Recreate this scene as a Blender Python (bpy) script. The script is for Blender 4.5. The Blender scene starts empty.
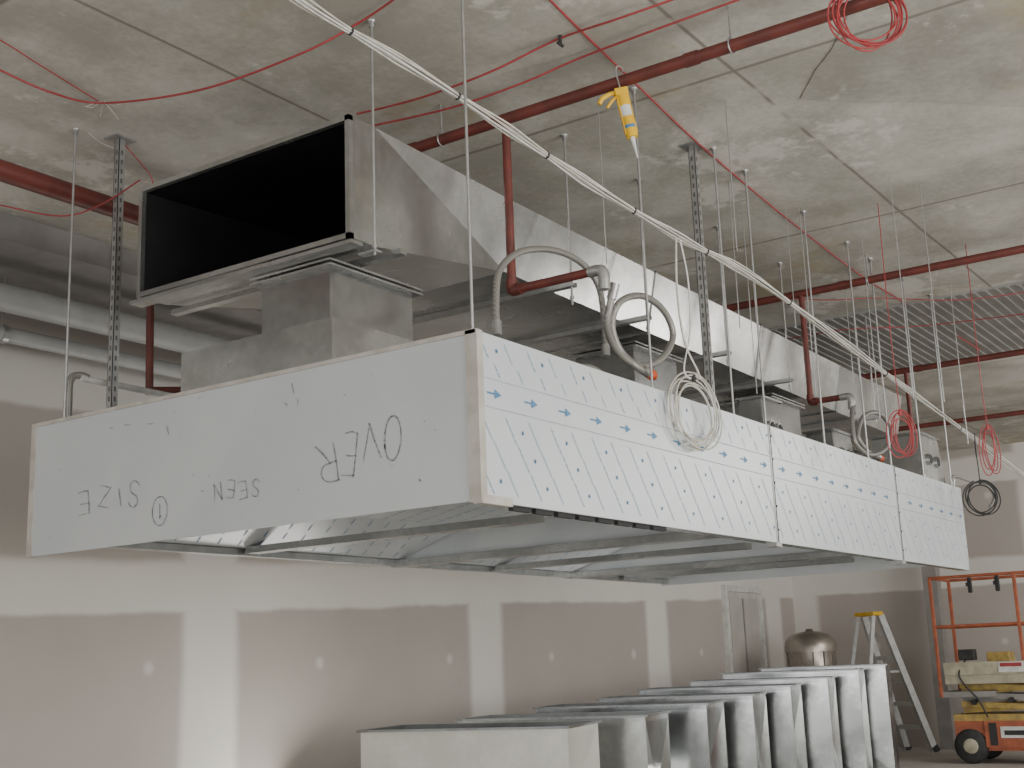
import bpy, math, random
from mathutils import Vector, Matrix
random.seed(7)
COL = bpy.context.scene.collection
PI = math.pi
# ------------------------------------------------------------------ camera
F = 1272.0; CZ = 1.25
d1 = Vector((889, -248, -F)).normalized(); d2 = Vector((-1918, -354, -F)).normalized()
AX = d1; AZ = AX.cross(d2).normalized(); AY = AZ.cross(AX).normalized()
CAM = Vector((0, 0, CZ))
cd = bpy.data.cameras.new('camera'); co = bpy.data.objects.new('camera', cd); COL.objects.link(co)
cd.sensor_width = 36; cd.lens = F / 1024 * 36; cd.clip_end = 200
R3 = Matrix((AX, AY, AZ))
co.matrix_world = Matrix.Translation(CAM) @ R3.to_4x4()
bpy.context.scene.camera = co
def at(u, v, x=None, y=None, z=None, t=None):
    c = Vector(((u - 512) / F, (384 - v) / F, -1))
    d = Vector((c.dot(AX), c.dot(AY), c.dot(AZ)))
    if x is not None: t = x / d.x
    elif y is not None: t = y / d.y
    elif z is not None: t = (z - CZ) / d.z
    return CAM + d * t
# ------------------------------------------------------------------ mesh builder
class MB:
    def __init__(s, M=None): s.v = []; s.f = []; s.mi = []; s.sm = []; s.M = M; s.m = 0
    def add(s, vs, fs, smooth=False):
        b = len(s.v)
        for p in vs:
            p = Vector(p); s.v.append(s.M @ p if s.M else p)
        for f in fs:
            s.f.append([b + i for i in f]); s.mi.append(s.m); s.sm.append(smooth)
        return s
    def box(s, x0, x1, y0, y1, z0, z1):
        vs = [(x, y, z) for z in (z0, z1) for y in (y0, y1) for x in (x0, x1)]
        return s.add(vs, [(0, 2, 3, 1), (4, 5, 7, 6), (0, 1, 5, 4), (2, 6, 7, 3), (0, 4, 6, 2), (1, 3, 7, 5)])
    def quad(s, a, b, c, d): return s.add([a, b, c, d], [(0, 1, 2, 3)])
    def bar(s, a, b, w, h, up=(0, 0, 1)):
        a = Vector(a); b = Vector(b); d = (b - a).normalized(); up = Vector(up)
        if abs(d.dot(up)) > .98: up = Vector((1, 0, 0))
        r = d.cross(up).normalized(); u = r.cross(d).normalized()
        vs = [p + r * sx * w / 2 + u * sz * h / 2 for p in (a, b) for sz in (-1, 1) for sx in (-1, 1)]
        return s.add(vs, [(0, 2, 3, 1), (4, 5, 7, 6), (0, 1, 5, 4), (2, 6, 7, 3), (0, 4, 6, 2), (1, 3, 7, 5)])
    def tube(s, pts, r, n=10, closed=False, caps=True):
        pts = [Vector(p) for p in pts]; N = len(pts)
        rr = r if callable(r) else (lambda i: r)
        prev = None; vs = []
        for i, p in enumerate(pts):
            if closed: d = pts[(i + 1) % N] - pts[i - 1]
            else: d = pts[min(i + 1, N - 1)] - pts[max(i - 1, 0)]
            d.normalize()
            if prev is None:
                up = Vector((0, 0, 1)) if abs(d.z) < .9 else Vector((1, 0, 0))
                u = d.cross(up).normalized()
            else:
                u = (prev - d * prev.dot(d)).normalized()
            prev = u; w = d.cross(u)
            for k in range(n):
                a = 2 * PI * k / n
                vs.append(p + (u * math.cos(a) + w * math.sin(a)) * rr(i))
        fs = []
        for i in range(N if closed else N - 1):
            j = (i + 1) % N
            for k in range(n):
                k2 = (k + 1) % n
                fs.append((i * n + k, j * n + k, j * n + k2, i * n + k2))
        s.add(vs, fs, True)
        if caps and not closed:
            s.add(vs[:n], [tuple(range(n))]); s.add(vs[-n:], [tuple(range(n))[::-1]])
        return s
    def cyl(s, a, b, r, n=14): return s.tube([a, b], r, n)
    def lathe(s, c, prof, n=28, axis=None):
        c = Vector(c); ax = Vector(axis or (0, 0, 1)).normalized()
        q = Vector((0, 0, 1)).rotation_difference(ax)
        vs = []
        for (r, z) in prof:
            for k in range(n):
                a = 2 * PI * k / n
                vs.append(c + q @ Vector((r * math.cos(a), r * math.sin(a), z)))
        fs = [(i * n + k, i * n + (k + 1) % n, (i + 1) * n + (k + 1) % n, (i + 1) * n + k) for i in range(len(prof) - 1) for k in range(n)]
        return s.add(vs, fs, True)
def spline(P, n=8, closed=False):
    P = [Vector(p) for p in P]; N = len(P); out = []
    rng = range(N) if closed else range(N - 1)
    for i in rng:
        if closed: a, b, c, d = P[i - 1], P[i], P[(i + 1) % N], P[(i + 2) % N]
        else: a, b, c, d = P[max(i - 1, 0)], P[i], P[i + 1], P[min(i + 2, N - 1)]
        for k in range(n):
            t = k / n
            out.append(.5 * ((2 * b) + (c - a) * t + (2 * a - 5 * b + 4 * c - d) * t * t + (3 * b - a - 3 * c + d) * t ** 3))
    if not closed: out.append(P[-1])
    return out
WL = {}
def tag(o, label=None, cat=None, group=None, kind=None):
    if label: o['label'] = label
    if cat: o['category'] = cat
    if group: o['group'] = group
    if kind: o['kind'] = kind
    return o
def obj(name, mb, mats, parent=None, bevel=0):
    if not isinstance(mats, (list, tuple)): mats = [mats]
    lo = Vector([min(v[i] for v in mb.v) for i in range(3)]); hi = Vector([max(v[i] for v in mb.v) for i in range(3)])
    c = (lo + hi) / 2
    if parent is None: c.z = lo.z
    me = bpy.data.meshes.new(name); me.from_pydata([v - c for v in mb.v], [], mb.f)
    for m in mats: me.materials.append(m)
    me.polygons.foreach_set('material_index', mb.mi); me.polygons.foreach_set('use_smooth', mb.sm); me.update()
    o = bpy.data.objects.new(name, me); COL.objects.link(o)
    WL[o] = c
    if parent is not None: o.parent = parent; o.location = c - WL[parent]
    else: o.location = c
    if bevel:
        b = o.modifiers.new('bevel', 'BEVEL'); b.width = bevel; b.segments = 2; b.limit_method = 'ANGLE'
    return o
def thing(name, loc, label, cat, group=None):
    o = bpy.data.objects.new(name, None); COL.objects.link(o); o.location = loc; o.empty_display_size = .1
    WL[o] = Vector(loc); return tag(o, label, cat, group)
# ------------------------------------------------------------------ materials
def nt(name):
    m = bpy.data.materials.new(name); m.use_nodes = True; n = m.node_tree
    return m, n, n.nodes['Principled BSDF']
def L(n, a, b): n.links.new(a, b)
def mth(n, op, a, b=None, c=None):
    x = n.nodes.new('ShaderNodeMath'); x.operation = op
    for i, q in enumerate((a, b, c)):
        if q is None: continue
        if isinstance(q, (int, float)): x.inputs[i].default_value = q
        else: L(n, q, x.inputs[i])
    return x.outputs[0]
def mixc(n, fac, a, b):
    x = n.nodes.new('ShaderNodeMix'); x.data_type = 'RGBA'
    for sock, q in ((x.inputs[0], fac), (x.inputs[6], a), (x.inputs[7], b)):
        if isinstance(q, (int, float)): sock.default_value = q
        elif isinstance(q, tuple): sock.default_value = (*q, 1)
        else: L(n, q, sock)
    return x.outputs[2]
def ramp(n, fac, a, b):
    x = n.nodes.new('ShaderNodeMapRange'); x.interpolation_type = 'SMOOTHSTEP'
    L(n, fac, x.inputs[0]); x.inputs[1].default_value = a; x.inputs[2].default_value = b
    return x.outputs[0]
def noise(n, co_, scale, detail=4, rough=.55):
    x = n.nodes.new('ShaderNodeTexNoise'); x.inputs['Scale'].default_value = scale; x.inputs['Detail'].default_value = detail
    x.inputs['Roughness'].default_value = rough; L(n, co_, x.inputs['Vector']); return x.outputs[0]
def pm(name, c1, c2=None, scale=6, rough=.5, metal=0., bump=0.):
    m, n, p = nt(name); tc = n.nodes.new('ShaderNodeTexCoord').outputs['Object']
    if c2 is None: c2 = tuple(q * .8 for q in c1)
    nz = noise(n, tc, scale)
    L(n, mixc(n, ramp(n, nz, .35, .65), c1, c2), p.inputs['Base Color'])
    p.inputs['Roughness'].default_value = rough; p.inputs['Metallic'].default_value = metal
    if bump:
        b = n.nodes.new('ShaderNodeBump'); b.inputs['Strength'].default_value = bump; b.inputs['Distance'].default_value = .01
        L(n, noise(n, tc, scale * 8), b.inputs['Height']); L(n, b.outputs[0], p.inputs['Normal'])
    return m
def galv(name, c=(.52, .535, .535), rough=.22, metal=.95, bump=.45, lo=.70):
    m, n, p = nt(name); tc = n.nodes.new('ShaderNodeTexCoord').outputs['Object']
    big = noise(n, tc, 1.8, 4, .6); med = noise(n, tc, 22, 3, .6)
    f = mth(n, 'ADD', mth(n, 'MULTIPLY', med, .22), mth(n, 'MULTIPLY', big, .78))
    L(n, mixc(n, ramp(n, f, .38, .62), tuple(q * lo for q in c), c), p.inputs['Base Color'])
    L(n, mth(n, 'ADD', mth(n, 'MULTIPLY', big, .18), rough - .09), p.inputs['Roughness'])
    p.inputs['Metallic'].default_value = metal
    b = n.nodes.new('ShaderNodeBump'); b.inputs['Strength'].default_value = bump; b.inputs['Distance'].default_value = .025
    L(n, noise(n, tc, 2.0, 0, 0), b.inputs['Height']); L(n, b.outputs[0], p.inputs['Normal'])
    return m
M = {}
M['galv'] = galv('galvanised_steel')
M['galv_light'] = galv('galvanised_steel_light', (.60, .61, .60), .26, .88)
M['galv_lit'] = galv('galvanised_steel_lit', (.74, .73, .67), .42, .35, .45, .85)  # same steel lightened: reflected light on the nearest duct put into its colour
M['galv_dull'] = galv('galvanised_steel_dull', (.38, .40, .40), .28, .9)
M['galv_floor'] = galv('galvanised_steel_ducts', (.45, .465, .465), .2, .97, .6)
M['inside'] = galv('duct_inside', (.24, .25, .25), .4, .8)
M['steel'] = pm('brushed_steel', (.50, .50, .49), (.42, .42, .42), 20, .36, .75)
M['film_end'] = pm('pale_film', (.57, .595, .61), (.53, .56, .58), 1.6, .4, .1)
M['film_front'] = pm('printed_film', (.64, .675, .70), (.59, .635, .67), 2.5, .33, .12)
M['film_in'] = pm('inner_film', (.66, .69, .71), (.58, .62, .65), 2.5, .3, .15)
M['blue'] = pm('film_blue_ink', (.10, .26, .46), None, 8, .5)
M['blue_in'] = pm('inner_film_ink', (.16, .32, .50), None, 8, .5)
M['paleblue'] = pm('film_pale_ink', (.42, .51, .60), (.34, .45, .57), 30, .5)
M['inkgrey'] = pm('film_line_ink', (.40, .46, .52), None, 9, .5)
M['marker'] = pm('marker_ink', (.17, .19, .21), (.40, .42, .44), 55, .6)
M['tan'] = pm('tan_tape', (.42, .39, .35), (.52, .49, .45), 9, .6)
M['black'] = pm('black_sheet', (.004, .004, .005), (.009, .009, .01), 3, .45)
M['darkgap'] = pm('dark_gap', (.03, .03, .032), None, 3, .7)
M['slot'] = pm('slot_shadow', (.12, .12, .12), None, 3, .7)
M['red'] = pm('red_pipe_paint', (.155, .038, .03), (.11, .03, .025), 8, .45)
M['redwire'] = pm('red_wire', (.38, .05, .055), None, 8, .45)
M['cream'] = pm('cream_cable', (.60, .58, .52), (.48, .465, .42), 20, .5)
M['white'] = pm('white_plastic', (.7, .7, .67), None, 10, .5)
M['blackp'] = pm('black_rubber', (.02, .02, .02), (.035, .035, .035), 12, .6)
M['yellow'] = pm('yellow_plastic', (.80, .50, .02), (.72, .42, .02), 10, .4)
M['orange'] = pm('orange_paint', (.42, .12, .055), (.30, .085, .045), 8, .5)
M['orangecap'] = pm('orange_cap', (.75, .12, .03), None, 8, .45)
M['liftyel'] = pm('pale_deck_paint', (.46, .43, .32), (.34, .31, .23), 8, .5)
M['wornyel'] = pm('worn_yellow_paint', (.48, .34, .09), (.30, .21, .08), 10, .55)
M['alu'] = pm('aluminium', (.62, .63, .62), (.52, .53, .52), 14, .38, .6)
M['pipegrey'] = pm('grey_pipe', (.46, .47, .46), (.40, .41, .40), 4, .5, .1)
M['door'] = pm('door_paint', (.60, .58, .54), None, 3, .55)
M['doorf'] = pm('door_leaf_paint', (.52, .50, .47), (.46, .44, .41), 3, .55)
M['colm'] = pm('column_grey', (.30, .285, .27), None, 4, .6)
M['drum'] = galv('drum_metal', (.42, .38, .34), .36, .8)
def hose_mat():
    m, n, p = nt('braided_hose'); tc = n.nodes.new('ShaderNodeTexCoord').outputs['Object']
    w = n.nodes.new('ShaderNodeTexWave'); w.inputs['Scale'].default_value = 45; w.inputs['Distortion'].default_value = 2; L(n, tc, w.inputs['Vector'])
    L(n, mixc(n, w.outputs['Fac'], (.20, .195, .18), (.36, .35, .325)), p.inputs['Base Color'])
    p.inputs['Roughness'].default_value = .45; p.inputs['Metallic'].default_value = .4; return m
M['hose'] = hose_mat()
def concrete(name='ceiling_concrete', k=1.0):
    m, n, p = nt(name); g = n.nodes.new('ShaderNodeNewGeometry').outputs['Position']
    a = noise(n, g, .5, 4, .5); b = noise(n, g, 2.0, 8, .66); c = noise(n, g, 26, 5, .7)
    f = mth(n, 'ADD', mth(n, 'MULTIPLY', a, .45), mth(n, 'ADD', mth(n, 'MULTIPLY', b, .37), mth(n, 'MULTIPLY', c, .18)))
    colr = mixc(n, ramp(n, f, .37, .63), (.37 * k, .355 * k, .315 * k), (.65 * k, .635 * k, .585 * k))
    st = ramp(n, noise(n, g, .9, 9, .72), .55, .61)
    colr = mixc(n, mth(n, 'MULTIPLY', st, .6), colr, (.80, .78, .735))
    br = ramp(n, noise(n, g, .7, 9, .78), .55, .64)
    colr = mixc(n, mth(n, 'MULTIPLY', br, .6), colr, (.42, .35, .22))
    sx = n.nodes.new('ShaderNodeSeparateXYZ'); L(n, g, sx.inputs[0])
    wob = mth(n, 'MULTIPLY', noise(n, g, 1.2, 5), .03)
    def lines(o, P, off, w):
        q = mth(n, 'FRACT', mth(n, 'DIVIDE', mth(n, 'ADD', mth(n, 'ADD', o, off), wob), P))
        d = mth(n, 'MULTIPLY', mth(n, 'ABSOLUTE', mth(n, 'SUBTRACT', q, .5)), P)
        return mth(n, 'SUBTRACT', 1.0, ramp(n, d, w * .3, w))
    ln = mth(n, 'MAXIMUM', lines(sx.outputs[0], 2.4, .9, .018), lines(sx.outputs[1], 1.8, .55, .014))
    brk = ramp(n, noise(n, g, 1.9, 3), .30, .43)
    colr = mixc(n, mth(n, 'MULTIPLY', mth(n, 'MULTIPLY', ln, brk), .8), colr, (.19, .175, .15))
    L(n, colr, p.inputs['Base Color']); p.inputs['Roughness'].default_value = .8
    bp = n.nodes.new('ShaderNodeBump'); bp.inputs['Strength'].default_value = .3; bp.inputs['Distance'].default_value = .02
    L(n, b, bp.inputs['Height']); L(n, bp.outputs[0], p.inputs['Normal']); return m
M['concrete'] = concrete()
def wallm(name, axis, P, off):
    m, n, p = nt(name); g = n.nodes.new('ShaderNodeNewGeometry').outputs['Position']
    sx = n.nodes.new('ShaderNodeSeparateXYZ'); L(n, g, sx.inputs[0])
    wob = mth(n, 'MULTIPLY', mth(n, 'SUBTRACT', noise(n, g, 1.3, 6, .6), .5), .09)
    q = mth(n, 'FRACT', mth(n, 'DIVIDE', mth(n, 'ADD', mth(n, 'SUBTRACT', sx.outputs[axis], off), P / 2), P))
    d = mth(n, 'ADD', mth(n, 'MULTIPLY', mth(n, 'ABSOLUTE', mth(n, 'SUBTRACT', q, .5)), P), wob)
    wv = mth(n, 'SUBTRACT', 1.0, ramp(n, d, .20, .32))
    zz = mth(n, 'SUBTRACT', sx.outputs[2], mth(n, 'ADD', 1.50, mth(n, 'MULTIPLY', sx.outputs[0], .030)))
    zq = mth(n, 'FRACT', mth(n, 'DIVIDE', mth(n, 'ADD', mth(n, 'ADD', zz, wob), 1.35 * 4), 1.35))
    wh = mth(n, 'MULTIPLY', ramp(n, zq, .0, .035), mth(n, 'SUBTRACT', 1.0, ramp(n, zq, .25, .31)))
    low = ramp(n, sx.outputs[2], 1.35, 1.5)
    w = mth(n, 'MAXIMUM', wv, mth(n, 'MULTIPLY', wh, low))
    t1 = noise(n, g, 1.3, 5)
    cb = mixc(n, t1, (.40, .36, .33), (.49, .45, .415)); cw = mixc(n, t1, (.66, .64, .60), (.76, .74, .69))
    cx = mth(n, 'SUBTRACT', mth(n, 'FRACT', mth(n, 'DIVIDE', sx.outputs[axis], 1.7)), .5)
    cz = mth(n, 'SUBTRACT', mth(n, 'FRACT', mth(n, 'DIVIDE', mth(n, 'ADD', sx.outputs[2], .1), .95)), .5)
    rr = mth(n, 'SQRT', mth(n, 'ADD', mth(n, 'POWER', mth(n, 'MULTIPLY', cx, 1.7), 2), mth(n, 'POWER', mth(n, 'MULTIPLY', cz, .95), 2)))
    pale_spot = mth(n, 'SUBTRACT', 1.0, ramp(n, mth(n, 'ADD', rr, wob), .02, .075))  # small round pale spots repeated on a grid
    L(n, mixc(n, mth(n, 'MAXIMUM', w, mth(n, 'MULTIPLY', pale_spot, .6)), cb, cw), p.inputs['Base Color']); p.inputs['Roughness'].default_value = .7
    return m
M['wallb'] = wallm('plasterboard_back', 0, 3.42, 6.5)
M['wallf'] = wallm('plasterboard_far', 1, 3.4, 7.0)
M['floor'] = pm('dusty_floor', (.46, .44, .41), (.38, .365, .34), 1.4, .7, 0, .2)
# ------------------------------------------------------------------ room
CEIL = 3.88; YW = 7.1; XW = 17.5
def struct(name, mb, m): return tag(obj(name, mb, m), kind='structure')
struct('floor', MB().box(-7, XW + .2, -9, YW + .2, -.2, 0), M['floor'])
struct('ceiling', MB().box(-7, XW + .2, -9, YW + .2, CEIL, CEIL + .25), M['concrete'])
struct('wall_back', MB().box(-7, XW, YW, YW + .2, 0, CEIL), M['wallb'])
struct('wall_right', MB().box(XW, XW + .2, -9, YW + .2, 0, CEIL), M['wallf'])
mb = MB(); mb.box(9.6, 11.9, -3, 4.6, CEIL - .02, CEIL)
y = -2.95
while y < 4.55:
    mb.box(9.6, 11.9, y, y + .02, CEIL - .030, CEIL - .02); y += .08
struct('trim_1', mb, pm('deck_metal', (.38, .38, .37), (.30, .30, .29), 2, .5, .4))
struct('trim_2', MB().box(-7, XW, 6.2, YW, CEIL - .16, CEIL), M['colm'])
struct('trim_3', MB().box(17.0, 17.18, 4.9, 5.08, 0, CEIL), M['colm'])
P = [at(u, v, z=CEIL) for u, v in ((800, 98), (815, 70), (832, 48), (850, 10), (900, -60), (1250, -60), (1250, 118), (1100, 110), (1024, 106), (920, 101), (860, 102))]
mb = MB(); n_ = len(P); mb.add([(a.x, a.y, CEIL - .006) for a in P] + [(a.x, a.y, CEIL) for a in P], [tuple(range(n_))] + [(i, (i + 1) % n_, (i + 1) % n_ + n_, i + n_) for i in range(n_)])
struct('trim_4', mb, concrete('trowelled_concrete', .82))
D = obj('door_1', MB().box(15.2, 16.2, YW - .03, YW, 0, 2.08), M['door']); tag(D, kind='structure')
mb = MB(); mb.box(15.12, 15.2, YW - .06, YW, 0, 2.16); mb.box(16.2, 16.28, YW - .06, YW, 0, 2.16); mb.box(15.2, 16.2, YW - .06, YW, 2.08, 2.16)
obj('door_frame', mb, M['white'], D)
mb = MB(); mb.box(15.28, 16.12, YW - .04, YW - .03, .15, 2.0)
obj('door_panel', mb, M['doorf'], D)
mb = MB(); mb.box(15.66, 15.69, YW - .05, YW - .04, .15, 2.0); obj('door_seam', mb, M['colm'], D)
obj('door_handle', MB().tube([(15.78, YW - .03, 1.0), (15.78, YW - .09, 1.0), (15.9, YW - .09, 1.0)], .012), M['steel'], D)
# ------------------------------------------------------------------ exhaust hood
HX0, HX1, HY0, HY1, HZ0, HZ1 = 3.515, 9.59, 2.516, 5.03, 1.805, 2.405
J = [HX0, 6.07, 8.06, HX1]
H = thing('exhaust_hood', ((HX0 + HX1) / 2, (HY0 + HY1) / 2, HZ0), 'very long steel kitchen exhaust hood in blue-printed protective film hanging below the ceiling', 'exhaust hood')
def arc(cx, cy, rx, ry, a0, a1, n=12): return [(cx + rx * math.cos(math.radians(a0 + (a1 - a0) * i / n)), cy + ry * math.sin(math.radians(a0 + (a1 - a0) * i / n))) for i in range(n + 1)]
GL = {'O': [arc(.5, .5, .5, .5, 20, 390, 18)], 'V': [[(0, 1), (.28, .5), (.5, 0), (.75, .55), (1, 1.05)]], 'E': [[(1, 1.02), (.4, 1), (0, .97)], [(.04, 1), (0, .5), (.04, 0)], [(0, 0), (.5, -.02), (1, .04)], [(0, .52), (.8, .55)]],
      'R': [[(.04, -.05), (0, .5), (0, 1)], [(-.05, .97), (.1, 1)] + arc(.5, .75, .45, .25, 90, -90, 8) + [(0, .46)], [(.35, .5), (.7, .2), (1.1, -.04)]],
      'S': [arc(.5, .75, .45, .25, 30, 270, 9) + arc(.5, .25, .45, .25, 90, -150, 9)], 'N': [[(0, -.05), (.04, 1), (.9, 0), (1, 1.05)]],
      'I': [[(.5, 0), (.46, 1)]], 'Z': [[(0, .96), (1, 1), (.05, .02), (1.05, 0)]], '1': [[(.3, .8), (.5, 1), (.5, 0)]], 'o': [arc(.5, .5, .9, .75, 10, 380, 18)]}
rj = random.Random(3)
def ribbon(mb, P, w, x, rough=False):
    if rough:
        Q = []
        for (a, b) in zip(P[:-1], P[1:]):
            n = max(1, int(math.hypot(b[0] - a[0], b[1] - a[1]) / .02))
            for i in range(n): Q.append((a[0] + (b[0] - a[0]) * i / n + rj.uniform(-.0012, .0012), a[1] + (b[1] - a[1]) * i / n + rj.uniform(-.0012, .0012)))
        Q.append(P[-1]); P = Q
    for (a, b) in zip(P[:-1], P[1:]):
        a = Vector(a); b = Vector(b); d = b - a
        if d.length < 1e-5: continue
        ww = w * (rj.uniform(.5, 1.15) if rough else 1)
        d.normalize(); nn = Vector((-d.y, d.x)) * ww / 2; a2 = a - d * w * .3; b2 = b + d * w * .3
        q = [a2 + nn, b2 + nn, b2 - nn, a2 - nn]
        mb.add([(x, k.x, k.y) for k in q], [(0, 1, 2, 3)])
mb = MB(); mb.box(HX0, HX0 + .012, HY0, HY1, HZ0, HZ1)
mb.m = 1
def letter(ch, u, v, w, h, sw=.005, rot=0):
    c = at(u, v, x=HX0); cr, sr = math.cos(rot), math.sin(rot)
    for P in GL[ch]:
        Q = []
        for a, b in P:
            da, db = (a - .5) * w, -(b - .5) * h + (a - .5) * w * .12
            Q.append((c.y + da * cr - db * sr, c.z + da * sr + db * cr))
        ribbon(mb, Q, sw, HX0 - .0025, True)
for ch, u, v, w, h, r in (('O', 393, 438, .078, .165, .10), ('V', 371, 441, .085, .13, -.08), ('E', 350, 454, .06, .16, .14), ('R', 328, 464, .085, .14, -.15)): letter(ch, u, v, w, h, .0058, r)
for ch, u, v, r in (('S', 256, 488, .2), ('E', 243, 490, -.15), ('E', 231, 489, .15), ('N', 218, 492, -.15)): letter(ch, u, v, .042, .068, .0045, r)
for ch, u, v, h, r in (('S', 134, 494, .11, .2), ('I', 120, 497, .075, -.15), ('Z', 105, 497, .09, .12), ('E', 84, 503, .10, -.12)): letter(ch, u, v, .07, h, .0052, r)
letter('1', 160, 511, .04, .06, .0045); letter('o', 160, 511, .052, .08, .0045, .15)
for (u, v, l, a) in [(112, 428, .01, 0), (128, 425, .02, .1), (150, 424, .02, .1), (168, 430, .02, 1.2), (293, 388, .02, 1.3), (298, 402, .012, 1.6), (286, 404, .012, .6), (203, 491, .008, .1), (200, 398, .005, 0), (420, 480, .005, 1), (372, 375, .006, 1), (60, 470, .004, 0), (345, 395, .004, 0)]:
    c = at(u, v, x=HX0); ribbon(mb, [(c.y - math.cos(a) * l, c.z - math.sin(a) * l), (c.y + math.cos(a) * l, c.z + math.sin(a) * l)], .004, HX0 - .0025)
for k in range(12):
    yy = random.uniform(HY0 + .1, HY1 - .1); z = random.uniform(HZ0 + .05, HZ1 - .05)
    ribbon(mb, [(yy, z), (yy + .004, z + .003)], .004, HX0 - .0025)
obj('end_panel', mb, [M['film_end'], M['marker']], H)
mb = MB(); mb.box(HX0 - .006, HX0 + .03, HY0 - .006, HY0 + .045, HZ0 - .005, HZ1 + .004)
obj('corner_trim', mb, M['tan'], H)
mb = MB(); mb.box(HX0 - .006, HX0 + .03, HY0, HY1, HZ1 - .010, HZ1 + .006)
obj('top_trim', mb, M['tan'], H)
mb = MB(); mb.box(HX0 - .004, HX0 + .03, HY1 - .03, HY1 + .006, HZ0, HZ1 + .004); obj('corner_trim', mb, M['tan'], H)
mb = MB(); mb.box(HX0 - .004, HX0 + .18, HY0 - .008, HY0 + .03, HZ0 - .010, HZ0 + .02); obj('corner_bracket', mb, M['tan'], H)
for k in range(3):
    a, b = J[k] + (.03 if k == 0 else .012), J[k + 1] - .012
    mb = MB(); mb.box(a, b, HY0, HY0 + .012, HZ0, HZ1)
    yq = HY0 - .002
    def rect(cx, cz, ang, l, w, mi):
        mb.m = mi; dx, dz = math.cos(ang), math.sin(ang)
        P = []
        for s1, s2 in ((-1, -1), (1, -1), (1, 1), (-1, 1)):
            P.append((cx + s1 * l / 2 * dx - s2 * w / 2 * dz, yq, cz + s1 * l / 2 * dz + s2 * w / 2 * dx))
        if min(p[0] for p in P) > a and max(p[0] for p in P) < b and min(p[2] for p in P) > HZ0 and max(p[2] for p in P) < HZ1: mb.add(P, [(0, 1, 2, 3)])
    for zl in (HZ1 - .165, HZ1 - .268):
        mb.m = 3; mb.add([(a, yq, zl), (b, yq, zl), (b, yq, zl + .0035), (a, yq, zl + .0035)], [(0, 1, 2, 3)])
    x = 3.60; i = 0
    while x < 9.6:
        zc = HZ1 - .215
        rect(x - .005, zc, 0, .055, .007, 1)
        if a < x - .04 and x + .07 < b:
            mb.m = 1; mb.add([(x + .015, yq - .0005, zc + .017), (x + .056, yq - .0005, zc), (x + .015, yq - .0005, zc - .017)], [(0, 1, 2)])
        x += .235
    rowz = [(HZ1 - .055, 9), (HZ1 - .128, 6), (HZ1 - .335, 12), (HZ1 - .43, 12), (HZ1 - .525, 12)]
    for r, (zr, nq) in enumerate(rowz):
        x = 3.56 + (r % 2) * .075
        while x < 9.6:
            ang = -math.radians(54)
            strong = (i + r) % 2 == 0
            for q in range(nq):
                s_ = (q - (nq - 1) / 2) * .0095
                rect(x + s_ * math.cos(ang), zr + s_ * math.sin(ang), ang + (0.4 if q % 2 else -.3), .0078, .0042 if strong else .0065, 2 if not strong else (1 if q % 3 else 2))
            if strong and r != 1:
                for g in range(4): rect(x + .075, zr, g * PI / 4, .018, .003, 1)
            x += .15; i += 1
    mb.m = 0
    obj('front_panel', mb, [M['film_front'], M['blue'], M['paleblue'], M['inkgrey']], H)
for k in (1, 2):
    mb = MB(); mb.box(J[k] - .013, J[k] + .013, HY0 - .004, HY0 + .02, HZ0, HZ1 + .002)
    mb.m = 1; mb.box(J[k] - .002, J[k] + .002, HY0 - .006, HY0, HZ0, HZ1)
    for q in range(5): mb.box(J[k] + .005, J[k] + .011, HY0 - .008, HY0, HZ0 + .06 + q * .12, HZ0 + .07 + q * .12)
    mb.m = 0; mb.box(J[k] - .035, J[k] + .035, HY0 - .006, HY0 + .05, HZ0 - .02, HZ0)
    obj('joint_strip', mb, [M['steel'], M['darkgap']], H)
BR = .07
g = .07
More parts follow.
